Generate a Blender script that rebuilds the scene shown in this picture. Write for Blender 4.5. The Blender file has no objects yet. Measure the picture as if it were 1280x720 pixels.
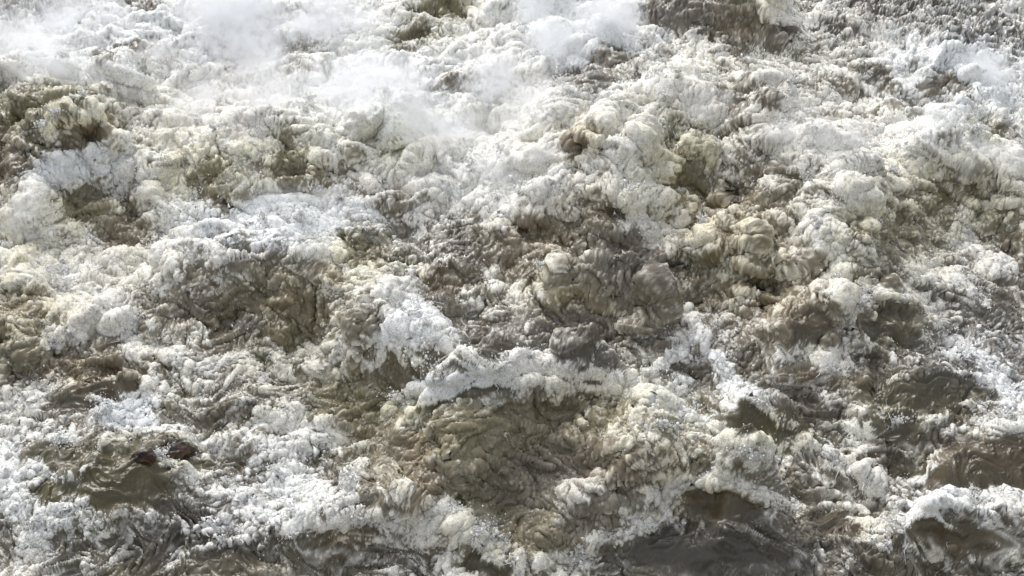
import bpy, math, random
import numpy as np
from mathutils import Matrix, Vector
from concurrent.futures import ThreadPoolExecutor

random.seed(7)
rng = np.random.default_rng(11)
F = np.float32
SC = bpy.context.scene
COL = SC.collection

# ------------------------------------------------------------------ camera
# The river bed falls towards the viewer by SLOPE.  Everything is worked out in
# a frame that lies on that slope (x right, y upstream, z off the slope) and
# turned into the level world at the end.
SLOPE = math.radians(12.0)
PITCH = math.radians(40.0)
DIST = 12.0
FPX = 640 / math.tan(math.radians(22.5))
TILT = Matrix.Rotation(SLOPE, 4, 'X')
cs, sn = math.cos(SLOPE), math.sin(SLOPE)

cam_d = bpy.data.cameras.new('camera')
cam = bpy.data.objects.new('camera', cam_d)
COL.objects.link(cam)
cam_d.sensor_width = 36
cam_d.lens = 18 / math.tan(math.radians(22.5))
cam_d.clip_end = 2000
CAM = Vector((0, -DIST * math.cos(PITCH), DIST * math.sin(PITCH)))
cam.matrix_world = TILT @ Matrix.Translation(CAM) @ Matrix.Rotation(math.pi / 2 - PITCH, 4, 'X')
SC.camera = cam

# ------------------------------------------------------------------ sky, sun
SUN_EL, SUN_AZ = math.radians(52), math.radians(-28)
w = bpy.data.worlds.new('World')
SC.world = w
w.use_nodes = True
nt = w.node_tree
sky = nt.nodes.new('ShaderNodeTexSky')
sky.sky_type = 'NISHITA'
sky.sun_disc = False
sky.sun_elevation = SUN_EL
sky.sun_rotation = SUN_AZ
sky.dust_density = 4
hs = nt.nodes.new('ShaderNodeHueSaturation')
hs.inputs['Saturation'].default_value = 0.2       # thin even cloud
nt.links.new(sky.outputs[0], hs.inputs['Color'])
nt.links.new(hs.outputs[0], nt.nodes['Background'].inputs[0])
nt.nodes['Background'].inputs[1].default_value = 0.14
sd = bpy.data.lights.new('sun', 'SUN')
sd.energy = 0.7
sd.angle = math.radians(30)
sd.color = (1.0, 0.97, 0.92)
sun = bpy.data.objects.new('sun', sd)
COL.objects.link(sun)
dirv = Vector((math.sin(SUN_AZ) * math.cos(SUN_EL), math.cos(SUN_AZ) * math.cos(SUN_EL), math.sin(SUN_EL)))
sun.rotation_euler = dirv.to_track_quat('Z', 'Y').to_euler()

SC.view_settings.view_transform = 'Standard'
SC.view_settings.look = 'None'
SC.view_settings.gamma = 1
SC.view_settings.exposure = 0.52
SC.cycles.max_bounces = 8
SC.cycles.diffuse_bounces = 3
SC.cycles.glossy_bounces = 2
SC.cycles.volume_bounces = 6
SC.cycles.volume_step_rate = 2.0

# ------------------------------------------------------------------ noise
def par(fn, *arrs, n=8):
    shp = arrs[0].shape
    fl = [a.reshape(-1) for a in arrs]
    N = fl[0].size
    ed = np.linspace(0, N, n + 1).astype(int)
    with ThreadPoolExecutor(4) as ex:
        r = list(ex.map(lambda k: fn(*[a[ed[k]:ed[k + 1]] for a in fl]), range(n)))
    return np.concatenate(r).reshape(shp)

GR = rng.normal(size=(256, 3)).astype(F)
GR /= np.linalg.norm(GR, axis=1)[:, None]
PM = rng.permutation(256).astype(np.int32)
PM = np.concatenate([PM, PM, PM])
JT = rng.random((256, 3)).astype(F)

def perlin(x, y, z):
    def f(x, y, z):
        xi = np.floor(x); yi = np.floor(y); zi = np.floor(z)
        fx, fy, fz = x - xi, y - yi, z - zi
        xi = xi.astype(np.int32) & 255; yi = yi.astype(np.int32) & 255; zi = zi.astype(np.int32) & 255
        u = fx * fx * fx * (fx * (fx * 6 - 15) + 10)
        v = fy * fy * fy * (fy * (fy * 6 - 15) + 10)
        t = fz * fz * fz * (fz * (fz * 6 - 15) + 10)
        out = 0
        for i in (0, 1):
            hx = PM[(xi + i) & 255]
            wx = u if i else 1 - u
            for j in (0, 1):
                hy = PM[hx + ((yi + j) & 255)]
                wy = wx * (v if j else 1 - v)
                for k in (0, 1):
                    g = GR[PM[hy + ((zi + k) & 255)]]
                    out = out + wy * (t if k else 1 - t) * (g[:, 0] * (fx - i) + g[:, 1] * (fy - j) + g[:, 2] * (fz - k))
        return (out * F(1.7)).astype(F)
    return par(f, x.astype(F), y.astype(F), z.astype(F))

def worley(x, y, z):
    """distance to the nearest of jittered cell points"""
    def f(x, y, z):
        xi = np.floor(x); yi = np.floor(y); zi = np.floor(z)
        fx, fy, fz = x - xi, y - yi, z - zi
        xi = xi.astype(np.int32); yi = yi.astype(np.int32); zi = zi.astype(np.int32)
        best = np.full(x.shape, 9, F)
        for i in (-1, 0, 1):
            hx = PM[(xi + i) & 255]
            for j in (-1, 0, 1):
                hy = PM[hx + ((yi + j) & 255)]
                for k in (-1, 0, 1):
                    g = JT[PM[hy + ((zi + k) & 255)]]
                    d = (g[:, 0] + i - fx) ** 2 + (g[:, 1] + j - fy) ** 2 + (g[:, 2] + k - fz) ** 2
                    np.minimum(best, d, out=best)
        return np.sqrt(best)
    return par(f, x.astype(F), y.astype(F), z.astype(F))

def fbm(x, y, z, s, o, g=0.5):
    r, a, t = 0, 1.0, 0
    for k in range(o):
        f = s * 2.03 ** k
        r = r + a * perlin(x * f + 17 * k, y * f + 5 * k, z * f)
        t += a
        a *= g
    return r / t

def sstep(a, b, x):
    t = np.clip((x - a) / (b - a), 0, 1)
    return t * t * (3 - 2 * t)

# ------------------------------------------------------------------ frame maps
ca, sa = math.cos(PITCH), math.sin(PITCH)
def to_uv(x, y, z):
    dy, dz = y - CAM.y, z - CAM.z
    dep = dy * ca - dz * sa
    return 640 + FPX * x / dep, 360 - FPX * (dy * sa + dz * ca) / dep
def on_plane(U, V, z=0.0):
    rx = (U - 640) / FPX
    ry = (360 - V) / FPX
    dx, dy, dz = rx, ca + ry * sa, -sa + ry * ca
    t = (z - CAM.z) / dz
    return dx * t, CAM.y + dy * t

# ------------------------------------------------------------------ survey of the rapids
# Brightness, shading included, that is painted in as foam cover, on a 40 x 24 grid over the reach.
TONE = """
6667868888 9887765477 8699954335 6776666667
5789887677 8789865678 8899965634 3667786666
7688544776 7578998778 8887566767 6678787777
5677888866 6577898556 6754577567 7764476488
4446667877 7888998767 8878887756 6656765788
5453578888 7568789988 8866887557 8875766668
2377767657 7577778888 8857767676 7887788876
3787777646 7456778888 7867765466 6776776678
7754568756 7787656786 7766776465 6777665577
7665457777 8885556656 5564776655 6775556556
5676457886 6784456644 5543365565 6766545664
7788677565 4567666534 5544356464 6675467675
5577755464 5456674565 6555543546 4556666665
5678745643 4345486555 5434645566 5456446566
3465465645 5466667755 5545446654 6656556665
3354355777 6665544577 7665657655 5675455554
6745557767 6544545766 5666666575 4445445565
6755885745 7754466545 5565565564 4257434466
6666576777 6676534443 3344655565 4657556555
8545442666 7765443344 3233355467 6675345443
7655445656 7785443434 3345567776 5556664433
7764345566 7887556734 4444565334 4556577766
6775555556 5456678744 3445543334 4346644456
6876544544 5555566765 5765432234 5444355445
"""
G = np.array([[int(c) for c in r.replace(' ', '')] for r in TONE.split('\n') if r.strip()], F) / 9

def bil(G, u, v):
    h, wd = G.shape
    x = np.clip(u / 1280 * wd - 0.5, 0, wd - 1.001)
    y = np.clip(v / 720 * h - 0.5, 0, h - 1.001)
    xi, yi = x.astype(int), y.astype(int)
    fx, fy = x - xi, y - yi
    fx = fx * fx * (3 - 2 * fx); fy = fy * fy * (3 - 2 * fy)
    return ((G[yi, xi] * (1 - fx) + G[yi, xi + 1] * fx) * (1 - fy) +
            (G[yi + 1, xi] * (1 - fx) + G[yi + 1, xi + 1] * fx) * fy).astype(F)

# standing-wave crests: points, height (m), width behind, width in front
CRESTS = [
 ([(480,520),(530,490),(580,470),(650,455),(740,472),(820,500),(900,545)], .66, 35, 115),
 ([(665,372),(720,355),(790,365),(830,400)], .30, 22, 45),
 ([(430,172),(480,142),(525,155)], .28, 30, 50),
 ([(-60,112),(0,110),(60,105),(130,110),(190,125)], .42, 35, 85),
 ([(20,240),(60,200),(120,190),(175,205)], .38, 25, 60),
 ([(230,195),(300,178),(380,162),(425,182)], .28, 35, 65),
 ([(790,12),(870,-8),(940,-4),(1000,25)], .35, 25, 35),
 ([(610,62),(700,40),(790,62)], .30, 35, 45),
 ([(620,190),(700,150),(780,135),(850,120),(920,130),(990,175),(1040,230),(1065,300),(1080,400)], .55, 60, 130),
 ([(640,272),(700,245),(770,232),(835,252)], .28, 30, 65),
 ([(170,335),(260,310),(340,300),(430,330),(500,370),(540,420)], .38, 35, 85),
 ([(410,448),(480,420),(550,425),(600,440)], .20, 20, 50),
 ([(1110,215),(1170,180),(1230,188),(1300,225)], .32, 30, 65),
 ([(1040,85),(1080,85),(1118,118)], .14, 15, 22),
 ([(1120,98),(1180,80),(1235,110)], .2, 25, 32),
 ([(1090,402),(1120,385),(1165,397)], .15, 15, 40),
 ([(1090,505),(1140,485),(1200,488),(1218,510)], .16, 18, 38),
 ([(908,522),(950,507),(1003,532)], .16, 15, 32),
 ([(1140,605),(1200,570),(1330,570)], .16, 25, 45),
 ([(40,583),(110,570),(190,582),(228,602)], .10, 20, 60),
 ([(330,668),(400,650),(480,640),(560,655),(605,695)], .20, 40, 28),
 ([(848,612),(930,612),(1000,650)], .30, 22, 60),
 ([(1110,658),(1160,632),(1215,640),(1320,650)], .22, 25, 42),
 ([(90,492),(140,478),(185,487)], .12, 12, 24),
 ([(-40,372),(20,365),(75,375)], .22, 30, 50),
 ([(640,712),(720,665),(800,640),(845,610)], .16, 30, 35),
 ([(865,332),(905,325),(950,352)], .18, 15, 50),
 ([(935,425),(990,408),(1060,432)], .20, 22, 70),
 ([(1180,165),(1225,150),(1262,172)], .14, 15, 25),
 ([(530,345),(560,335),(600,350)], .12, 14, 22),
 ([(1010,560),(1060,590),(1130,640)], .10, 22, 22),
 ([(-20,455),(20,440),(60,455)], .12, 20, 30),
]

def seg_field(pts, u, v):
    """signed distance to a polyline (front = picture-down side) and end taper"""
    best = np.full(u.shape, 1e9, F); sgn = np.ones(u.shape, F); tt = np.zeros(u.shape, F)
    L = [math.dist(a, b) for a, b in zip(pts, pts[1:])]
    tot, acc = sum(L), 0
    for (a, b), l in zip(zip(pts, pts[1:]), L):
        ex, ey = (b[0] - a[0]) / l, (b[1] - a[1]) / l
        qx, qy = u - a[0], v - a[1]
        t = np.clip(qx * ex + qy * ey, 0, l)
        dx, dy = qx - t * ex, qy - t * ey
        d = dx * dx + dy * dy
        m = d < best
        best = np.where(m, d, best)
        sgn = np.where(m, np.sign(ex * qy - ey * qx + 1e-6), sgn)
        tt = np.where(m, (acc + t) / tot, tt)
        acc += l
    return np.sqrt(best), sgn, tt

# ------------------------------------------------------------------ water grid
def axis(lo, hi, n, olo, ohi, m):
    c = np.linspace(lo, hi, n)
    st = c[1] - c[0]
    def ext(L):                                   # m steps that grow from st and cover L
        q = 1.0001
        lo_, hi_ = 1.0, 1.6
        for _ in range(60):
            q = (lo_ + hi_) / 2
            s = st * q * (q ** m - 1) / (q - 1)
            lo_, hi_ = (q, hi_) if s < L else (lo_, q)
        return np.cumsum(st * q ** np.arange(1, m + 1))
    return np.concatenate([(lo - ext(lo - olo))[::-1], c, hi + ext(ohi - hi)])
NU, NV = 1180, 740
us = axis(-50, 1330, NU, -4200, 5480, 95)
vs = axis(-45, 800, NV, -880, 2300, 75)
U, V = np.meshgrid(us, vs[::-1])
X, Y = on_plane(U, V)
X = X.astype(F); Y = Y.astype(F)
U = U.astype(F); V = V.astype(F)
SHAPE = X.shape
fade = (1 - sstep(300, 1600, np.abs(U - 640) - 640)) * (1 - sstep(60, 500, -V)) * (1 - sstep(200, 900, V - 720))
fade = fade.astype(F)

# long undulation + crests (warped so that no crest is a clean curve)
Zr = np.zeros(SHAPE, F)
wu = U + 26 * perlin(X * .8, Y * .8, Zr + 3) + 11 * perlin(X * 2.3, Y * 2.3, Zr + 9)
wv = V + 18 * perlin(X * .8, Y * .8, Zr + 31) + 9 * perlin(X * 2.3, Y * 2.3, Zr + 19)
Z = Zr.copy()
kpx = ca * FPX / DIST                      # a metre of height moves a point this far up the picture
crest_f = np.zeros(SHAPE, F); face_f = np.zeros(SHAPE, F)
for pts, H, wb, wf in CRESTS:
    sh = [(a, b + 1.5 * H * kpx * .82 * (.75 + .35 * (b / 720))) for a, b in pts]
    d, s, t = seg_field(sh, wu, wv)
    wd = np.where(s > 0, wf, wb).astype(F)
    e = sstep(0, .22, t) * sstep(0, .22, 1 - t)
    e = .35 + .65 * e
    q = d / wd
    big = min(1, H / .3)
    crest_f = np.maximum(crest_f, e * (.6 + .4 * big) * np.exp(-(d / np.where(s > 0, 9, 12 + 10 * big)) ** 2).astype(F))
    face_f = np.maximum(face_f, (e * big * np.where(s > 0, np.exp(-((q - .55) / .38) ** 2), 0)).astype(F))
    prof = np.where(s > 0, np.exp(-q * q * 1.3), np.exp(-q * 1.1) * .5 + np.exp(-q * q) * .5)
    Z += (1.5 * H * e * prof * (1 + .35 * perlin(X * 2, Y * 2, Zr + 40))).astype(F)
Z += .16 * perlin(X * .45, Y * .7, Zr + 50) + .10 * perlin(X * 1.0, Y * 1.5, Zr + 60)

def normals(P):
    gu = np.gradient(P, axis=1); gv = np.gradient(P, axis=0)
    n = np.cross(gu, gv)
    n /= np.maximum(np.linalg.norm(n, axis=2), 1e-9)[..., None]
    if n[SHAPE[0] // 2, SHAPE[1] // 2, 2] < 0:
        n = -n
    return n.astype(F)

P = np.stack([X, Y, Z], 2).astype(F)

# where each spot of the broad surface lies in the survey
AU, AV = to_uv(P[..., 0], P[..., 1], P[..., 2])
AU = AU.astype(F); AV = AV.astype(F)
tone = bil(G, AU + 6 * perlin(X * 3, Y * 3, Zr + 7), AV + 6 * perlin(X * 3, Y * 3, Zr + 77))

def blob(x, y, rx, ry, soft=.5, rot=0, jag=.25):
    c, s = math.cos(math.radians(rot)), math.sin(math.radians(rot))
    dx, dy = AU - x, AV - y
    q = np.sqrt(((dx * c + dy * s) / rx) ** 2 + ((-dx * s + dy * c) / ry) ** 2) + jag * JAG
    return sstep(1 + soft, 1 - soft, q)
YZ = Y + .35 * Z
JAG = perlin(X * 4, YZ * 4, Zr + 5) + .5 * perlin(X * 9, YZ * 9, Z * 7 + 5)

# smooth unbroken water: centre, radii, rotation, depth of colour
SMOOTH = [(600,480,110,14,-18),(700,468,60,10,10),(960,542,48,24,8),(1150,508,68,24,0),(1240,600,75,34,5),(150,612,78,36,0),(75,585,30,12,0),
 (1178,672,42,16,12),(1060,665,38,14,5),(900,640,36,18,10),(850,700,60,22,0),(1115,545,30,18,0),
 (140,492,42,10,0),(90,515,30,10,0),(1115,415,28,18,0),(1010,425,30,20,0),
 (1150,605,45,10,5),(285,710,40,16,0),(615,710,30,12,0),(1020,40,40,8,0),(930,700,50,16,0)]
sm = np.zeros(SHAPE, F); rim = np.zeros(SHAPE, F)
for x, y, rx, ry, r in SMOOTH:
    b_ = blob(x, y, rx * 1.12, ry * 1.12, .22, r, .5)
    sm = np.maximum(sm, b_)
    if rx < 100: rim = np.maximum(rim, blob(x, y + 3, rx * 1.38, ry * 1.42, .3, r, .7))
rim = np.clip(rim - sm, 0, 1)

# pockets painted darker: dark water, and shade at the foot of the dome
DARK = [(15,205,22,35,0,1),(95,178,24,14,-20,1),(190,68,28,8,10,1),(130,75,12,8,0,.8),(370,60,22,12,0,.6),
 (515,60,22,16,0,.7),(525,50,14,10,0,.6),(555,10,18,12,0,.9),(580,112,16,14,0,.6),(900,30,28,16,10,1),(840,15,35,14,0,.8),
 (985,42,26,6,8,1),(760,78,20,14,0,.9),(735,105,40,10,0,.7),(1090,98,34,8,28,1),(1180,103,22,8,-20,.8),
 (1240,165,20,8,15,.8),(860,128,16,8,0,.7),(905,120,10,8,0,1),(725,185,16,14,0,.7),(860,225,12,14,0,.8),
 (785,325,26,22,0,1),(720,290,16,10,0,.7),(670,285,22,12,0,.6),(585,310,16,20,0,.9),(590,345,18,10,0,.8),
 (440,320,24,20,0,.7),(300,395,26,16,0,.8),(265,385,14,10,0,.8),(85,445,16,14,0,.8),(120,468,30,10,-15,1),
 (80,500,14,6,0,1),(205,572,32,8,0,.9),(365,410,20,20,0,.8),(460,410,16,8,0,.9),(500,470,22,10,0,.7),
 (735,415,24,9,0,1),(810,350,30,18,30,.8),(880,370,26,14,0,.8),(990,510,9,16,0,1.2),(845,460,10,6,0,.9),
 (870,470,14,7,20,.9),(690,580,60,20,0,.6),(655,690,25,16,0,.6),(610,640,40,40,0,.5),(530,600,14,22,0,.6),
 (700,520,70,20,0,.4),(900,700,90,22,0,.8),(1200,712,50,8,0,1),(1130,575,28,18,0,.8),(1175,615,18,9,10,.8),
 (10,440,18,16,0,.7),(25,465,16,10,0,.7),(60,150,50,20,0,.5),(65,235,1,1,0,0),(100,255,22,22,0,.6),(145,295,20,14,0,.6),
 (360,220,12,24,0,.7),(250,232,14,8,0,.7),(275,262,20,6,0,.8),(1270,320,14,20,0,.8),(1255,385,20,20,30,.6),
 (1230,400,14,10,30,.6),(955,395,20,12,0,.6),(850,345,12,8,0,.6),(655,350,20,8,0,.7),(560,380,14,20,0,.5),(480,490,40,30,0,.4),
 (500,560,30,14,0,.5),(430,520,24,12,0,.6),(350,700,40,10,0,.5),(820,680,30,12,0,.6),(760,270,14,20,40,.5),(915,245,24,10,0,.5),
 (1050,215,1,1,0,0),(5,15,12,6,0,.5),(10,40,20,7,0,.8),(190,8,16,10,0,.7),(170,5,10,5,0,.6),(1110,150,14,8,0,.7),(1045,60,1,1,0,0),
 (1125,5,40,5,0,.5),(960,125,10,8,0,.9),(1005,118,30,8,0,.4)]
dk = np.zeros(SHAPE, F)
for x, y, rx, ry, r, s in DARK:
    dk = np.maximum(dk, s * blob(x, y, rx * 1.15, ry * 1.15, .5, r, .6))

# foam laid down in lines: points, half-width, strength
LINES = [
 ([(488,518),(530,490),(580,473),(650,460),(710,458)],8,1.2),([(740,478),(800,498),(860,525),(900,550)],7,.9),([(455,560),(445,600),(440,640)],7,.7),([(520,512),(560,492),(610,476),(690,478),(740,490)],4,.8),
 ([(640,448),(680,458),(720,472),(760,470),(800,490)],7,1),([(480,425),(500,405),(530,400),(545,420)],13,1.2),
 ([(485,430),(478,455),(460,462),(448,450)],3,1),([(503,430),(505,450),(525,480)],3,1),([(520,440),(530,460),(542,476)],3,1),
 ([(510,380),(520,395),(500,418)],7,1),([(545,425),(590,450),(620,465)],6,.8),
 ([(850,385),(862,410),(855,435)],6,.9),([(840,440),(870,430),(890,445),(905,465),(925,495),(960,525),(985,545)],8,1.2),
 ([(805,470),(830,450),(850,440)],7,.9),([(910,480),(935,510),(965,530)],4,.8),([(870,530),(900,545)],4,.9),
 ([(1010,560),(1020,530),(1005,575)],4,.6),([(975,575),(1010,565),(1040,575),(1070,590),(1110,630),(1135,645)],6,1),
 ([(1010,590),(1035,612),(1070,640),(1085,650)],4,.8),([(1050,545),(1065,560),(1080,585),(1110,600)],5,.9),
 ([(1060,560),(1090,550),(1130,545),(1165,558)],5,.6),([(1110,612),(1150,612),(1165,598),(1170,580)],3,.9),
 ([(1060,655),(1110,665),(1140,655),(1170,640),(1200,625)],7,1),([(1140,650),(1175,665),(1205,675)],4,1),
 ([(1190,630),(1230,632),(1280,640)],10,.9),([(1080,680),(1110,690)],6,.9),([(1150,705),(1200,712),(1230,700)],4,.9),
 ([(1260,690),(1262,700),(1280,712)],4,.8),([(1100,490),(1125,488),(1150,490)],3,.6),([(1170,525),(1215,517),(1225,530)],3,.7),
 ([(1090,530),(1130,538),(1165,535)],4,.8),([(985,650),(1020,640),(1060,650)],5,.5),
 ([(845,610),(900,603),(950,625),(985,640)],10,1.1),([(905,590),(925,600)],8,.9),([(805,610),(830,640),(850,665)],6,.6),
 ([(770,640),(810,650),(840,660)],12,.5),([(670,705),(720,690),(745,700)],9,.9),([(740,680),(790,665),(830,650)],8,.5),
 ([(440,650),(480,645),(520,650),(570,655),(605,690),(640,705)],12,1),([(540,640),(560,640),(575,655)],14,.8),
 ([(330,620),(370,610),(410,625),(440,645)],12,.9),([(300,640),(340,650),(400,655)],12,.9),
 ([(330,520),(350,530),(400,545),(430,560)],12,.9),([(310,555),(350,560),(390,570)],8,.7),([(320,590),(360,590),(400,600)],8,.6),
 ([(130,525),(165,525),(185,535)],13,1.3),([(20,610),(60,598),(100,618)],6,.9),([(0,560),(15,600),(25,640)],14,.9),
 ([(30,700),(60,665),(100,650),(125,665)],14,.9),([(100,665),(160,655),(200,660)],4,.7),([(120,595),(140,575),(170,568)],4,.7),
 ([(100,620),(115,600),(130,592)],3,.7),([(230,670),(280,662),(320,665)],5,.8),([(240,700),(280,685),(320,680)],4,.7),
 ([(190,555),(215,545),(235,560)],9,1),([(190,588),(220,595),(240,615)],7,.8),([(250,620),(290,625),(330,640)],8,.8),
 ([(150,500),(180,500),(210,505)],6,.7),([(0,550),(40,555),(90,560)],8,.6),([(20,520),(50,500),(70,480)],14,.8),
 ([(100,360),(130,380),(150,410),(170,420)],13,1),([(60,440),(90,420),(110,400)],9,.8),([(150,430),(180,440),(220,445),(260,460)],8,.9),
 ([(250,460),(300,455),(340,480)],6,.8),([(400,440),(370,445),(350,470)],8,.6),([(385,460),(410,470),(430,470)],5,.7),
 ([(300,270),(380,262),(440,258),(455,262)],13,1.1),([(320,290),(380,290),(420,280)],14,1),([(370,310),(410,310),(420,330)],10,.9),
 ([(470,235),(520,232),(560,245)],10,.8),([(560,250),(600,260),(640,270)],9,.6),
 ([(640,240),(700,225),(735,235)],14,1),([(770,240),(790,245),(820,250)],12,1.1),([(790,260),(810,300),(830,310)],10,.9),
 ([(600,340),(615,350),(620,360)],9,1.1),([(1190,430),(1230,470),(1280,520)],14,.8),([(1190,295),(1230,330),(1280,340)],10,.9),
 ([(1140,340),(1170,345),(1180,355)],14,.8),([(1050,330),(1055,355),(1060,380)],10,.9),([(1020,280),(1040,300),(1055,330)],14,.8),
 ([(1045,440),(1020,450),(1040,470)],12,.9),([(1015,440),(1045,460),(1060,465)],9,.7),([(1060,380),(1100,370),(1150,380),(1190,400)],10,.6),
 ([(970,100),(1010,88),(1060,95),(1090,115),(1100,130)],4,1),([(985,130),(1040,125),(1080,140)],12,.8),
 ([(840,115),(870,128),(900,150)],14,1),([(960,160),(1020,175),(1060,180),(1130,170),(1180,160)],14,.8),
 ([(1150,165),(1190,155),(1230,185),(1280,205)],14,.8),([(1100,60),(1120,80),(1120,105)],13,1),([(1190,80),(1220,90),(1260,130)],18,1),
 ([(1130,60),(1180,60),(1240,70)],8,.7),([(960,10),(990,30),(1020,40)],10,.8),([(1200,10),(1260,15),(1280,5)],5,.8),
 ([(30,240),(60,210),(110,200),(150,215)],16,1.1),([(80,160),(60,178),(75,150),(110,140)],7,.8),([(0,85),(60,75),(110,100)],12,.8),
 ([(200,240),(230,262),(260,270)],14,.9),([(130,330),(180,325),(200,340)],14,.9),([(0,345),(60,350),(110,350)],14,.8),
 ([(0,505),(30,540),(50,520)],10,.6),([(940,580),(960,560),(1000,570)],6,.6),([(980,450),(1010,440)],9,.6),
]
ln = np.zeros(SHAPE, F)
ju = AU + 8 * perlin(X * 3, YZ * 3, Zr + 88) + 5 * perlin(X * 9, YZ * 9, Z * 9 + 2) + 2 * perlin(X * 24, YZ * 24, Z * 24 + 2)
jv = AV + 8 * perlin(X * 3, YZ * 3, Zr + 98) + 5 * perlin(X * 9, YZ * 9, Z * 9 + 12) + 2 * perlin(X * 24, YZ * 24, Z * 24 + 12)
for pts, hw, s in LINES:
    xs = [p[0] for p in pts]; ys = [p[1] for p in pts]
    pad = hw * 3 + 20
    m = (ju > min(xs) - pad) & (ju < max(xs) + pad) & (jv > min(ys) - pad) & (jv < max(ys) + pad)
    if not m.any():
        continue
    d, _, t = seg_field(pts, ju[m], jv[m])
    hwv = (hw * .95 + 1.2) * (1 + .5 * perlin(X[m] * 5, YZ[m] * 5, Zr[m] + 70))
    val = s * sstep(1.5, .55, d / hwv) * (.6 + .4 * sstep(0, .15, t) * sstep(0, .15, 1 - t))
    ln[m] = np.maximum(ln[m], val)

# ---- relief, each scale pushed out along the normals of the one before
turb = np.clip(1 - .97 * sm, 0, 1) * fade
FLAT = [(1190,25,200,70,1.1),(1240,150,60,60,.8),(1000,60,60,20,.6),(40,10,80,22,1),(1150,650,210,90,.85),(150,660,190,90,.85),(545,320,70,40,.7),(1060,560,160,70,.8),
 (350,610,120,60,.7),(1180,450,130,100,.6),(1160,340,90,60,.5),(120,540,140,60,.7),(280,500,120,50,.6),(420,690,160,40,.8),(900,690,120,50,.8),
 (720,450,150,40,.6),(940,470,60,50,.6),(590,450,120,40,.7),(1250,130,50,50,.6),(350,285,110,30,.6),(960,130,70,40,.4)]
flat = np.zeros(SHAPE, F)
for x, y, rx, ry, q_ in FLAT:
    flat = np.maximum(flat, q_ * blob(x, y, rx, ry, .6, 0, .5))
turb = turb * (1 - .85 * flat)
# the current: mostly towards the viewer, turning right on the right-hand side
fd = F(.35)
fx_, fy_ = np.sin(fd), -np.cos(fd)
def stretched(P, along):
    """coordinates with the direction of flow drawn out"""
    q = P[..., 0] * fx_ + P[..., 1] * fy_
    k = along - 1
    return P[..., 0] + fx_ * q * k, P[..., 1] + fy_ * q * k, P[..., 2]
def warp3(x, y, z, s, a, o):
    return (x + a * perlin(x * s, y * s, z * s + o), y + a * perlin(x * s, y * s, z * s + o + 9), z + a * perlin(x * s, y * s, z * s + o + 21))
# the eddies: drag the coordinates through a swirling current so that every pattern comes out braided and torn
def swirl(x, y, f, amp, o, steps):
    e = .02 / f
    for k in range(steps):
        p0 = perlin(x * f, y * f, Zr + o)
        px_ = perlin((x + e) * f, y * f, Zr + o)
        py_ = perlin(x * f, (y + e) * f, Zr + o)
        x, y = x + (py_ - p0) / e * amp / f, y - (px_ - p0) / e * amp / f
    return x, y
mx_, my_ = P[..., 0] + .2 * P[..., 2], P[..., 1] + .6 * P[..., 2]
ax, ay = swirl(mx_, my_, 1.1, .035, 3, 2)
ax, ay = swirl(ax, ay, 3.0, .022, 13, 3)
bx, by = swirl(ax, ay, 7.5, .022, 23, 3)
def ridge(n, k=2.4, lo=-.3): return np.clip(1 - k * np.abs(n), lo, 1)
zt = P[..., 2] * 1.2
lump = np.maximum(0, 1 - 1.0 * flat) * np.clip(1 - .95 * sm, 0, 1) * fade      # where the water is broken into clots
for x, y, rx, ry, r in SMOOTH[2:]:
    m_ = min(rx, ry * 1.5) * .0075
    P[..., 2] += .42 * m_ * np.clip(blob(x, y, rx * 1.5, ry * 1.5, .9, r, .15), 0, 1)
N0 = normals(P)
calm = (np.maximum(flat, sm * .8) * fade * sstep(.62, .9, N0[..., 2])).astype(F)
a1 = 0.9 + .7 * perlin(X * 1.3, Y * 1.3, Zr + 22)
zz = P[..., 2]
w1 = worley(ax * 2.6, ay * 3.4, zz * 2.6)
l1 = 1 - np.clip(w1 * 1.1, 0, 1) ** 2
rg1 = ridge(perlin(ax * 1.9, ay * 3.0, zz * 2.4 + 63))
g1 = perlin(ax * 2.4, ay * 3.4, zz * 2.6 + 8)
dome = blob(690, 580, 205, 105, .4, 0, .3)
a1 = a1 * (1 - .3 * dome)
P = P + N0 * (((l1 - .5) * .095 * lump + rg1 * .035 * (lump + .5 * calm) + g1 * (.08 * lump + .05 * fade * (1 - .8 * sm))) * a1)[..., None]
rx_, ry_ = ax * .9 + ay * .25, ay
rip1 = ridge(perlin(rx_ * 2.3, ry_ * 6.2, zz * 5 + 7), 2.6, -.4)
rip2 = ridge(perlin(bx * 4.8, by * 12, zz * 9 + 17), 2.6, -.4)
rip3 = ridge(perlin(bx * 10, by * 24, zz * 20 + 27), 2.6, -.4)
P[..., 2] += calm * (1 - .55 * sm) * (.065 * rip1 * (.5 + .5 * rip2) + .026 * rip2 + .010 * rip3)
P[..., 2] += fade * sm * (.014 * perlin(mx_ * 2.6, P[..., 1] * 6, Zr + 3) + .008 * perlin(ax * 6, P[..., 1] * 15, Zr + 3) + .0035 * perlin(ax * 14, P[..., 1] * 34, Zr + 8))
N1 = normals(P)
gate = sstep(-.35, .35, perlin(P[..., 0] * 2.2, P[..., 1] * 2.2, P[..., 2] * 2.2 + 90))
zt = P[..., 2] * 1.5
zz = P[..., 2] + .06 * perlin(bx * 4, by * 4, Zr + 5)
w2 = worley(bx * 6.5, by * 8.5, zz * 6.5)
l2 = 1 - np.clip(w2 * 1.1, 0, 1) ** 2
r2 = ridge(perlin(bx * 5.0, by * 6.5, zz * 5 + 31), 2.4, -.2)
P = P + N1 * (((l2 - .5) * (.018 + .024 * gate) + .022 * perlin(bx * 5, by * 7, zz * 5 + 8) + r2 * .030 * (1.2 - gate)) * lump)[..., None]
N2 = normals(P)
dx_, dy_ = swirl(bx, by, 17, .022, 33, 3)
w3 = worley(dx_ * 14, dy_ * 17, zz * 14)
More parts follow.
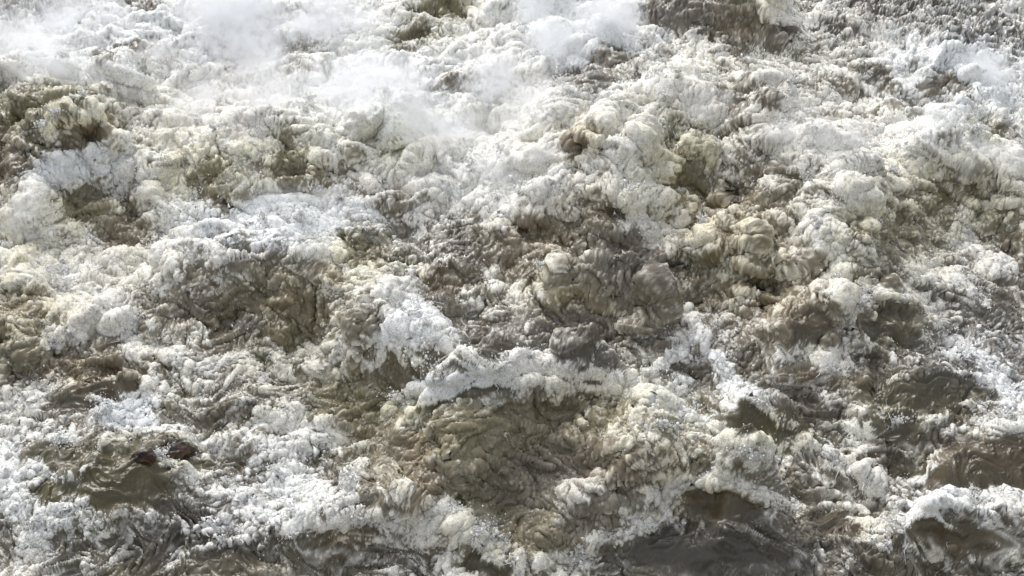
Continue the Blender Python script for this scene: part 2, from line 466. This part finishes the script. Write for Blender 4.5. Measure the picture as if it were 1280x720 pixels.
l3 = 1 - np.clip(w3 * 1.1, 0, 1) ** 2
strg = ridge(perlin(bx * 10, by * 13, zz * 10 + 5), 3.4, 0)              # raised strings
strg2 = ridge(perlin(dx_ * 22, dy_ * 27, zz * 22 + 15), 3.0, 0)
P = P + N2 * (((l3 - .5) * (.006 + .009 * gate) + strg ** 2 * .011 + strg2 ** 2 * .010) * lump)[..., None]
N3 = normals(P)
fine = perlin(dx_ * 38, dy_ * 44, P[..., 2] * 42)
P = P + N3 * (fine * .004 * turb)[..., None]

# ---- how much foam sits at each spot
zz = P[..., 2]
def rot(x, y, d):
    c, s_ = math.cos(math.radians(d)), math.sin(math.radians(d))
    return x * c + y * s_, -x * s_ + y * c
side = sstep(520, 860, AU + 60 * perlin(X, Y, Zr + 44)) * sstep(110, 260, AV)
def lines(x, y, fx2, fy2, o, k):
    x1, y1 = rot(x, y, 8); x2, y2 = rot(x, y, -42)
    return ridge(perlin(x1 * fx2, y1 * fy2, zz * fy2 * .8 + o), k, 0) * (1 - side) + ridge(perlin(x2 * fx2, y2 * fy2, zz * fy2 * .8 + o + 40), k, 0) * side
web = lines(ax, ay, 2.2, 5.6, 60, 4.6)
web1 = lines(bx, by, 5.2, 11, 64, 3.8)
web2 = lines(dx_, dy_, 13, 23, 66, 3.2)
patch = fbm(ax, ay * 1.2, zz + 4, 2.4, 3, .7)
patch2 = fbm(bx, by * 1.2, zz + 9, 7, 3, .75)
AF = (tone - .56) * 2.5 - .10 * sstep(300, 430, AV) * sstep(200, 600, AU) + .10 * sstep(300, 150, AV) * sstep(950, 700, AU) - .08 * sstep(850, 1000, AU) - .22 * sstep(440, 540, AV) * sstep(560, 380, AU)  # foam cover follows the painted brightness, offset by region
lace = np.maximum(web * (.45 + .55 * web1), np.clip(rip1, 0, 1) ** 2 * .7)
foam = .01 + .10 * dome + AF + .60 * patch + (.80 + .45 * flat) * patch2 + lump * (.16 * (l1 - .6) + .20 * (l2 - .6) + .40 * strg + .28 * np.clip(rg1, 0, 1) + .30 * np.clip(r2, 0, 1) - .27) \
       + (.25 + .75 * flat) * lace + (.25 + .35 * flat) * web1 + (.30 + .2 * flat) * web2 + flat * (.34 * np.clip(rip2, 0, 1) + .26 * np.clip(rip3, 0, 1)) - .98 * flat + .2 * strg2 \
       + 1.25 * ln * (.75 + .25 * web1 + .2 * web2) - 1.15 * dk - .85 * sm * (1 - np.clip(ln * 1.3, 0, 1)) - .46 + .42 * rim + .50 * crest_f - .22 * face_f
foam = .20 * sstep(-1.0, .2, foam) + .80 * sstep(-.06, .36, foam)
rbn = sstep(.55, .85, lines(ax, ay, 1.5, 4.4, 160, 3.4)) + .8 * sstep(.5, .85, lines(bx, by, 3.6, 8.5, 260, 3.4))
foam = np.maximum(foam, np.clip(rbn * sstep(-.25, .15, patch + .5 * (tone - .5)) * (.15 + .85 * flat), 0, 1) * (.55 + .45 * sstep(-.2, .2, patch2)) * fade * (1 - sm))
thr = np.clip(.75 * web2 * (.3 + .7 * web1) + .35 * web1 ** 2 + .25 * strg2 * lump, 0, 1) * fade * (1 - .6 * sm) * (1 - .35 * flat)
foam = np.maximum(foam, .20 * foam + .62 * thr ** 1.4)
foam *= 1 - .28 * np.clip(-patch2 * 2.2, 0, 1) * (1 - np.clip(ln, 0, 1))
foam = foam.astype(F)
P = P + N3 * ((lace * .010 + web1 * .005 + web2 * .004) * fade * (1 - sm) + ln * .014 * fade)[..., None]

# foam lies on top as a soft crust of its own thickness
bub1 = 1 - np.clip(worley(bx * 9, by * 11, P[..., 2] * 10) * 1.15, 0, 1) ** 2
bub2 = 1 - np.clip(worley(dx_ * 19, dy_ * 22, P[..., 2] * 20) * 1.15, 0, 1) ** 2
P = P + N1 * (foam * fade * (.008 + .010 * (bub1 - .3) + .007 * (bub2 - .3)) * (1 - .75 * flat))[..., None]
# ---- silt colour
OLIVE = [(50,150,70,35,.9),(100,255,40,30,1),(270,225,70,35,.8),(360,210,40,40,.8),(480,170,50,30,.9),(555,10,30,18,1),(525,50,35,18,.9),
 (920,10,50,18,.7),(440,320,40,26,1),(730,375,60,30,.9),(700,540,200,60,.6),(960,542,45,24,1),(1150,508,70,26,.9),(150,615,90,40,1),
 (480,500,80,40,.9),(1120,410,40,30,1),(1130,285,60,40,.9),(1180,235,60,30,.8),(850,210,40,50,.9),(10,310,50,20,.9),(10,410,40,40,1),
 (640,640,60,60,.7),(900,630,40,16,.6),(1225,165,30,16,1),(1250,270,40,30,.7),(920,330,60,60,.7),(360,400,60,50,.7),(830,420,60,30,.3),(780,510,100,40,.6),(1110,330,50,40,.6)]
BROWN = [(100,175,35,20,1),(8,215,20,35,1),(905,32,36,14,1),(730,180,22,18,1),(670,300,50,26,.8),(740,405,45,22,1),(690,495,50,20,.6),
 (115,470,45,18,.9),(35,390,45,25,.7),(300,395,40,25,.6),(780,585,60,20,1),(885,640,40,20,1),(1185,675,40,14,.9),(400,220,14,12,.8),
 (550,350,20,14,.8),(160,290,25,30,.6),(430,670,30,10,.9),(900,280,50,30,.7),(980,390,60,50,.6),(1030,480,40,12,.7),(520,590,20,40,.7),
 (1185,100,20,12,.7),(500,470,30,20,.6),(380,380,40,30,.5),(800,330,60,40,.4),(1240,590,70,24,.5),(1060,670,40,12,.7),(740,255,40,20,.7)]
PURPLE = [(30,12,70,20,1),(290,110,40,40,.7),(860,20,40,20,.8),(730,110,50,20,.6),(780,340,50,40,.7),(700,430,90,40,.8),(1000,520,60,30,.5),
 (1200,440,100,60,.7),(1150,460,60,30,.7),(900,700,110,35,.9),(700,600,80,40,.7),(250,660,60,30,.9),(310,410,20,10,1),(740,600,50,30,.6),
 (860,430,60,40,.6),(980,700,80,25,.7),(550,290,60,30,.5),(1170,350,70,40,.5),(1140,20,160,40,.5)]
BLUE = [(150,40,140,50,.8),(500,110,110,60,.7),(730,40,80,50,.9),(1210,90,90,60,.9),(90,210,60,30,.8),(350,280,110,30,.9),(160,525,40,20,1),
 (560,480,80,20,.8),(520,410,50,30,.8),(60,620,70,60,.7),(1240,480,70,60,.7),(890,470,70,50,.7),(220,640,100,40,.4),(1190,640,60,30,.6),(340,600,70,50,.6),(600,220,60,40,.4),(370,30,120,60,.6)]
def acc(L):
    r = np.zeros(SHAPE, F)
    for x, y, rx, ry, s in L:
        r = np.maximum(r, s * blob(x, y, rx * 1.2, ry * 1.2, .7, 0, .35))
    return r
tv = fbm(P[..., 0], P[..., 1], P[..., 2], 2.1, 3)
tw = fbm(P[..., 0] + 30, P[..., 1], P[..., 2], 5.5, 3)
ol = np.clip(acc(OLIVE) * (.85 + .5 * tw) + .35 * np.clip(tv, 0, 1), 0, 1)[..., None]
br = np.clip(acc(BROWN) * (.85 + .6 * tw) + .35 * np.clip(-tv + .3 * tw, 0, 1), 0, 1)[..., None]
pu = np.clip(acc(PURPLE) * .9 + .3 * np.clip(tw, 0, 1), 0, 1)[..., None]
bl = np.clip(acc(BLUE) + .35 * np.clip(-tw, 0, 1), 0, 1)[..., None]
def C(*c): return np.array(c, F)
def mixc(a, b, t): return a * (1 - t) + b * t
wc = mixc(np.broadcast_to(C(.126, .108, .076), SHAPE + (3,)), C(.128, .113, .058), ol)
wc = mixc(wc, C(.114, .084, .046), br * .9)
wc = mixc(wc, C(.100, .090, .084), pu * .8)
fc = mixc(np.broadcast_to(C(.76, .74, .675), SHAPE + (3,)), C(.62, .585, .42), ol)
fc = mixc(fc, C(.66, .59, .43), br * .8)
fc = mixc(fc, C(.70, .68, .68), pu * .5)
fc = mixc(fc, C(.78, .81, .83), bl * .9)
ff = foam[..., None]
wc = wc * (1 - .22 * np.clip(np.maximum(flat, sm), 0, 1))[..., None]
wc = wc * (1 + (.28 * dome * lump)[..., None])  # paler aerated dome, its colour also lifted against the shade on its front
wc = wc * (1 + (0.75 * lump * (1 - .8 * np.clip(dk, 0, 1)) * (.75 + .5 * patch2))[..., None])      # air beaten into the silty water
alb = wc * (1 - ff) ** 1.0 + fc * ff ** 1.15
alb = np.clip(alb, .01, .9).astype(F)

# ------------------------------------------------------------------ materials
def principled(name):
    m = bpy.data.materials.new(name)
    m.use_nodes = True
    return m, m.node_tree, m.node_tree.nodes['Principled BSDF']

def math_node(nt, op, a, b=None, c=None):
    n = nt.nodes.new('ShaderNodeMath'); n.operation = op
    for i, v in enumerate((a, b, c)):
        if v is None: continue
        if isinstance(v, (int, float)): n.inputs[i].default_value = v
        else: nt.links.new(v, n.inputs[i])
    return n.outputs[0]

wm, nt, bs = principled('river_water')
at = nt.nodes.new('ShaderNodeAttribute'); at.attribute_name = 'silt'
af = nt.nodes.new('ShaderNodeAttribute'); af.attribute_name = 'foam'
tc = nt.nodes.new('ShaderNodeTexCoord')
n1 = nt.nodes.new('ShaderNodeTexNoise'); n1.inputs['Scale'].default_value = 60; n1.inputs['Detail'].default_value = 3
nt.links.new(tc.outputs['Object'], n1.inputs['Vector'])
n2 = nt.nodes.new('ShaderNodeTexNoise'); n2.inputs['Scale'].default_value = 24; n2.inputs['Detail'].default_value = 4; n2.inputs['Roughness'].default_value = .65
nt.links.new(tc.outputs['Object'], n2.inputs['Vector'])
# bubbly grain of the foam and silt
gr = math_node(nt, 'MULTIPLY_ADD', n2.outputs[0], .85, 0.60)
vm = nt.nodes.new('ShaderNodeVectorMath'); vm.operation = 'SCALE'
n3 = nt.nodes.new('ShaderNodeTexNoise'); n3.inputs['Scale'].default_value = 34; n3.inputs['Detail'].default_value = 3; n3.inputs['Distortion'].default_value = 1.2
nt.links.new(tc.outputs['Object'], n3.inputs['Vector'])
th = math_node(nt, 'SUBTRACT', n3.outputs[0], .5)
th = math_node(nt, 'ABSOLUTE', th)
th = math_node(nt, 'MULTIPLY_ADD', th, -9.0, 1.0)
th = math_node(nt, 'MAXIMUM', th, 0.0)                    # thin threads of froth
gr = math_node(nt, 'MULTIPLY_ADD', th, .55, gr)
gr = math_node(nt, 'ADD', gr, -1.12)
gr = math_node(nt, 'MULTIPLY', gr, math_node(nt, 'MULTIPLY_ADD', af.outputs['Fac'], .8, .2))
gr = math_node(nt, 'ADD', gr, 1.0)
nt.links.new(at.outputs['Color'], vm.inputs[0]); nt.links.new(gr, vm.inputs['Scale'])
nt.links.new(vm.outputs[0], bs.inputs['Base Color'])
ro = math_node(nt, 'MULTIPLY_ADD', af.outputs['Fac'], 0.42, 0.06)
nt.links.new(ro, bs.inputs['Roughness'])
bs.inputs['IOR'].default_value = 1.4
nt.links.new(math_node(nt, 'MULTIPLY', af.outputs['Fac'], .4), bs.inputs['Subsurface Weight'])
bs.inputs['Subsurface Radius'].default_value = (1, .95, .8)
bs.inputs['Subsurface Scale'].default_value = .035
bp = nt.nodes.new('ShaderNodeBump'); bp.inputs['Strength'].default_value = .7; bp.inputs['Distance'].default_value = .012
hsum = math_node(nt, 'MULTIPLY_ADD', n1.outputs[0], .4, n2.outputs[0])
hsum = math_node(nt, 'MULTIPLY_ADD', th, .35, hsum)
nt.links.new(hsum, bp.inputs['Height'])
nt.links.new(math_node(nt, 'MULTIPLY_ADD', af.outputs['Fac'], .4, .08), bp.inputs['Strength'])
nt.links.new(bp.outputs[0], bs.inputs['Normal'])

# ------------------------------------------------------------------ mesh builders
def to_world(Q):
    R = Q.copy()
    R[..., 1] = Q[..., 1] * cs - Q[..., 2] * sn
    R[..., 2] = Q[..., 1] * sn + Q[..., 2] * cs
    return R

def raw_mesh(name, verts, faces, mat, k, smooth=True):
    me = bpy.data.meshes.new(name)
    nf = len(faces)
    me.vertices.add(len(verts)); me.vertices.foreach_set('co', verts.astype(F).ravel())
    me.loops.add(nf * k); me.loops.foreach_set('vertex_index', faces.astype(np.int32).ravel())
    me.polygons.add(nf); me.polygons.foreach_set('loop_start', np.arange(0, nf * k, k, dtype=np.int32))
    if smooth:
        me.polygons.foreach_set('use_smooth', np.ones(nf, bool))
    me.update(calc_edges=True)
    me.materials.append(mat)
    return me

h, wd = SHAPE
idx = np.arange(h * wd, dtype=np.int32).reshape(h, wd)
quads = np.stack([idx[:-1, :-1], idx[:-1, 1:], idx[1:, 1:], idx[1:, :-1]], 2).reshape(-1, 4)
W = to_world(P)
me = raw_mesh('river_water', W.reshape(-1, 3), quads, wm, 4)
ca_ = me.color_attributes.new('silt', 'FLOAT_COLOR', 'POINT')
buf = np.ones((h * wd, 4), F); buf[:, :3] = alb.reshape(-1, 3)
ca_.data.foreach_set('color', buf.ravel())
fa = me.attributes.new('foam', 'FLOAT', 'POINT'); fa.data.foreach_set('value', foam.ravel())
ob = bpy.data.objects.new('river_water', me); COL.objects.link(ob)
ob['kind'] = 'structure'
print('water', me.vertices[0].co, len(me.polygons))

# ------------------------------------------------------------------ things and stuff
def tag(o, label, cat, group=None):
    o['label'] = label; o['category'] = cat
    if group: o['group'] = group

# water thrown clear of the surface
Pn = W.reshape(-1, 3)
Nn = to_world(normals(P)).reshape(-1, 3)
prob = ((.15 + 1.6 * np.clip(tone - .45, 0, 1) + 1.3 * ln) * np.clip(foam * 1.5, 0, 1) * (1 - flat * .6) * fade).astype(np.float64).ravel()
inner = ((AU > -60) & (AU < 1340) & (AV > -60) & (AV < 800)).ravel()
prob *= inner
gy, gx = np.gradient(foam)
prob *= (.25 + np.clip(np.hypot(gx, gy) * 6, 0, 2)).ravel()
clump = np.clip(fbm(P[..., 0], P[..., 1], P[..., 2], 4, 3) * 2.5 + .1, 0.02, 1).ravel()
prob *= clump ** 2 * np.linalg.norm(P - np.array(CAM, F), axis=2).ravel() ** 1.0
prob /= prob.sum()

fmw, nt, bs = principled('white_spray')
bs.inputs['Base Color'].default_value = (.88, .89, .88, 1)
bs.inputs['Roughness'].default_value = .45
bs.inputs['IOR'].default_value = 1.33

ND = 20000
pick = rng.choice(len(Pn), ND, p=prob)
up = np.array([0, -.25, 1.0])
base = Pn[pick] + Nn[pick] * rng.exponential(.020, ND)[:, None] + up * rng.exponential(.030, ND)[:, None] + rng.normal(0, .014, (ND, 3))
r = rng.lognormal(math.log(.0030), .55, ND)
# bursts: sheaves of fine drops flung up from one point of a crest
NB, PER = 330, 170
bp_ = prob * ((crest_f + ln * .7 + np.clip(tone - .7, 0, 1) * 2.5).astype(float).ravel()) ** 1.5
bp_ /= bp_.sum()
bi = rng.choice(len(Pn), NB, p=bp_)
bd = rng.normal(0, .45, (NB, 3)) + np.array([0, -.15, 1.0]); bd /= np.linalg.norm(bd, axis=1)[:, None]
bs_ = rng.lognormal(math.log(.16), .45, NB)
t = rng.beta(1.1, 2.2, (NB, PER))[..., None]
fan = rng.normal(0, 1, (NB, PER, 3)) * np.array([1.3, .8, .6])
burst = Pn[bi][:, None] + bd[:, None] * bs_[:, None, None] * t + fan * (bs_[:, None, None] * (.06 + .42 * t)) * .6 - np.array([0, 0, .35]) * bs_[:, None, None] * t * t
base = np.concatenate([base, burst.reshape(-1, 3)])
r = np.concatenate([r, rng.lognormal(math.log(.0034), .6, NB * PER)])
ND = len(base)
st = np.ones((ND, 1, 3)); st[:, 0, 2] = rng.uniform(.8, 2.2, ND); st[:, 0, 0] = rng.uniform(.7, 1.6, ND)
tet = np.array([[1, 1, 1], [-1, -1, 1], [-1, 1, -1], [1, -1, -1]], float) * .8
rr_ = rng.random((ND, 1, 1)) * 6.28
c_, s_ = np.cos(rr_), np.sin(rr_)
tt_ = tet[None] * st
tt_ = np.concatenate([tt_[..., :1] * c_ - tt_[..., 1:2] * s_, tt_[..., :1] * s_ + tt_[..., 1:2] * c_, tt_[..., 2:]], 2)
dv = base[:, None, :] + tt_ * r[:, None, None]
of = np.array([[0, 2, 1], [0, 1, 3], [0, 3, 2], [1, 2, 3]])
df = (np.arange(ND)[:, None, None] * 4 + of[None]).reshape(-1, 3)
o = bpy.data.objects.new('spray_droplets', raw_mesh('spray_droplets', dv.reshape(-1, 3), df, fmw, 3)); COL.objects.link(o)
o['kind'] = 'stuff'

# ragged strings of water leaping from the foam
NS, SEG = 4200, 5
pick = rng.choice(len(Pn), NS, p=prob)
d0 = Nn[pick] * .5 + rng.normal(0, .8, (NS, 3)) + np.array([0, -.1, .55])
d0 /= np.linalg.norm(d0, axis=1)[:, None]
ln_ = rng.lognormal(math.log(.05), .45, NS)[:, None]
rad = rng.lognormal(math.log(.0048), .45, NS)
g = rng.normal(0, .35, (NS, 3)) + np.array([0, 0, -.55])
vs_ = []
for k in range(SEG):
    t = k / (SEG - 1)
    c = Pn[pick] - Nn[pick] * .006 + d0 * ln_ * t + g * ln_ * t * t + rng.normal(0, .007, (NS, 3)) * (k > 0)
    rr = rad * (1 - .75 * t) * rng.uniform(.7, 1.35, NS)
    for j in range(3):
        a = j * 2.094
        vs_.append(c + (rr * math.cos(a))[:, None] * np.array([1, 0, 0]) + (rr * math.sin(a))[:, None] * np.array([0, .7, .7]))
sv = np.stack(vs_, 1)
sf = []
for k in range(SEG - 1):
    for j in range(3):
        a, b = k * 3 + j, k * 3 + (j + 1) % 3
        sf += [[a, b, b + 3], [a, b + 3, a + 3]]
sf = np.array(sf)
sfa = (np.arange(NS)[:, None, None] * (SEG * 3) + sf[None]).reshape(-1, 3)
o = bpy.data.objects.new('spray_strings', raw_mesh('spray_strings', sv.reshape(-1, 3), sfa, fmw, 3)); COL.objects.link(o)
o['kind'] = 'stuff'

# ------------------------------------------------------------------ mist
mm = bpy.data.materials.new('mist'); mm.use_nodes = True
nt = mm.node_tree; nt.nodes.clear()
out = nt.nodes.new('ShaderNodeOutputMaterial')
pv = nt.nodes.new('ShaderNodeVolumePrincipled')
pv.inputs['Color'].default_value = (.97, .98, 1.0, 1); pv.inputs['Anisotropy'].default_value = 0.0
tc = nt.nodes.new('ShaderNodeTexCoord')
ln2 = nt.nodes.new('ShaderNodeVectorMath'); ln2.operation = 'LENGTH'
nt.links.new(tc.outputs['Object'], ln2.inputs[0])
geo = nt.nodes.new('ShaderNodeNewGeometry')
nz = nt.nodes.new('ShaderNodeTexNoise'); nz.inputs['Scale'].default_value = 8.5; nz.inputs['Detail'].default_value = 5; nz.inputs['Roughness'].default_value = .72; nz.inputs['Distortion'].default_value = .8
nt.links.new(geo.outputs['Position'], nz.inputs['Vector'])
e = math_node(nt, 'SUBTRACT', 1.0, ln2.outputs['Value'])
e = math_node(nt, 'MULTIPLY', e, 1.3)
nn = math_node(nt, 'MULTIPLY_ADD', nz.outputs[0], 6.5, -3.5)
e = math_node(nt, 'ADD', e, nn)
e = math_node(nt, 'MAXIMUM', e, 0.0)
oi = nt.nodes.new('ShaderNodeObjectInfo')
e = math_node(nt, 'MULTIPLY', e, oi.outputs['Alpha'])
e = math_node(nt, 'MULTIPLY', e, 4.6)
nt.links.new(e, pv.inputs['Density'])
nt.links.new(pv.outputs[0], out.inputs['Volume'])
import bmesh
bm = bmesh.new(); bmesh.ops.create_icosphere(bm, subdivisions=2, radius=1.0)
mist_me = bpy.data.meshes.new('spray_mist'); bm.to_mesh(mist_me); bm.free(); mist_me.materials.append(mm)
MIST = [(150,45,130,55,.9),(60,85,90,40,.6),(290,35,110,60,.7),(400,25,110,40,.7),(450,112,110,50,.55),(640,130,120,50,.5),(725,35,90,50,1.1),
 (1215,90,50,50,.9),(85,215,55,26,.45),(560,170,110,40,.5),(640,200,80,30,.4),(900,140,60,30,.5),(1000,180,80,35,.5),(1190,190,80,30,.4),(420,275,100,28,.4),
 (1040,462,26,20,.4),(163,520,28,18,.6),(560,655,60,22,.4),(330,250,60,30,.4),(40,290,70,50,.4),(250,130,80,50,.5),(330,120,80,70,.4),(1110,45,50,30,.4),(820,620,30,20,.3)]
k = 0
FU, FV = to_uv(P[..., 0], P[..., 1], P[..., 2]); FU = FU.ravel(); FV = FV.ravel()
rm_ = random.Random(5)
for mx, my, rx, ry, dn in MIST:
    n_ = 4 if rx > 60 else 2
    for j in range(n_):
        qx = mx + rm_.gauss(0, .42) * rx
        qy = my + rm_.gauss(0, .42) * ry
        i = int(np.argmin((FU - qx) ** 2 + (FV - qy) ** 2))
        p = Pn[i]
        m = (Vector(p.tolist()) - (TILT @ CAM)).length / FPX
        sc = rm_.uniform(.45, .85)
        o = bpy.data.objects.new('spray_mist' + ('.%03d' % k if k else ''), mist_me); COL.objects.link(o)
        o.location = (float(p[0]), float(p[1]) - .03, float(p[2]) + .06)
        o.scale = (rx * m * sc, max(ry * m * sc * 1.2, .12), max(ry * m * sc * 1.1, .14))
        o.rotation_euler = (rm_.uniform(-.4, .4), rm_.uniform(-.5, .5), rm_.uniform(0, 6.28))
        o.color = (1, 1, 1, dn * rm_.uniform(.7, 1.3))
        o['kind'] = 'stuff'
        k += 1

# ------------------------------------------------------------------ rocks that break the surface
rm, nt, bs = principled('wet_rock')
tc = nt.nodes.new('ShaderNodeTexCoord')
n1 = nt.nodes.new('ShaderNodeTexNoise'); n1.inputs['Scale'].default_value = 14; n1.inputs['Detail'].default_value = 6
nt.links.new(tc.outputs['Object'], n1.inputs['Vector'])
cr = nt.nodes.new('ShaderNodeValToRGB')
cr.color_ramp.elements[0].position = .38; cr.color_ramp.elements[0].color = (.010, .008, .007, 1)
cr.color_ramp.elements[1].position = .66; cr.color_ramp.elements[1].color = (.075, .038, .018, 1)
nt.links.new(n1.outputs[0], cr.inputs[0]); nt.links.new(cr.outputs[0], bs.inputs['Base Color'])
bs.inputs['Roughness'].default_value = .28
bp = nt.nodes.new('ShaderNodeBump'); bp.inputs['Strength'].default_value = .6; bp.inputs['Distance'].default_value = .01
nt.links.new(n1.outputs[0], bp.inputs['Height']); nt.links.new(bp.outputs[0], bs.inputs['Normal'])

def rock(px, py, sx_, sy_, sz_, rz, seed, lift, label):
    i = int(np.argmin((FU - px) ** 2 + (FV - py) ** 2))
    bm = bmesh.new(); bmesh.ops.create_icosphere(bm, subdivisions=5, radius=1.0)
    v = np.array([tuple(q.co) for q in bm.verts], F)
    d = v / np.linalg.norm(v, axis=1)[:, None]
    # broken faces: clip the ball by a few random planes, then roughen it
    rs = np.random.default_rng(seed)
    for _ in range(11):
        nrm = rs.normal(size=3); nrm /= np.linalg.norm(nrm)
        h_ = rs.uniform(.55, .85)
        q = np.maximum(v @ nrm - h_, 0)
        v = v - .92 * q[:, None] * nrm
    v = v * (1 + .26 * fbm(d[:, 0] + seed, d[:, 1], d[:, 2], 1.9, 5))[:, None]
    v = v * np.array([sx_, sy_, sz_])
    for q, c in zip(bm.verts, v): q.co = c.tolist()
    me = bpy.data.meshes.new('wet_rock'); bm.to_mesh(me); bm.free()
    for pl in me.polygons: pl.use_smooth = True
    me.materials.append(rm)
    o = bpy.data.objects.new('wet_rock', me); COL.objects.link(o)
    p = Pn[i]
    o.location = (float(p[0]), float(p[1]), float(p[2]) + lift)
    o.rotation_euler = (0, 0, rz)
    tag(o, label, 'rock')
rock(219, 574, .17, .11, .13, .5, 3, .045, 'larger brown wet rock, right one of the pair above the smooth olive pool')
rock(180, 574, .12, .07, .08, -.3, 21, .01, 'smaller dark wet rock standing close left of the larger brown rock')
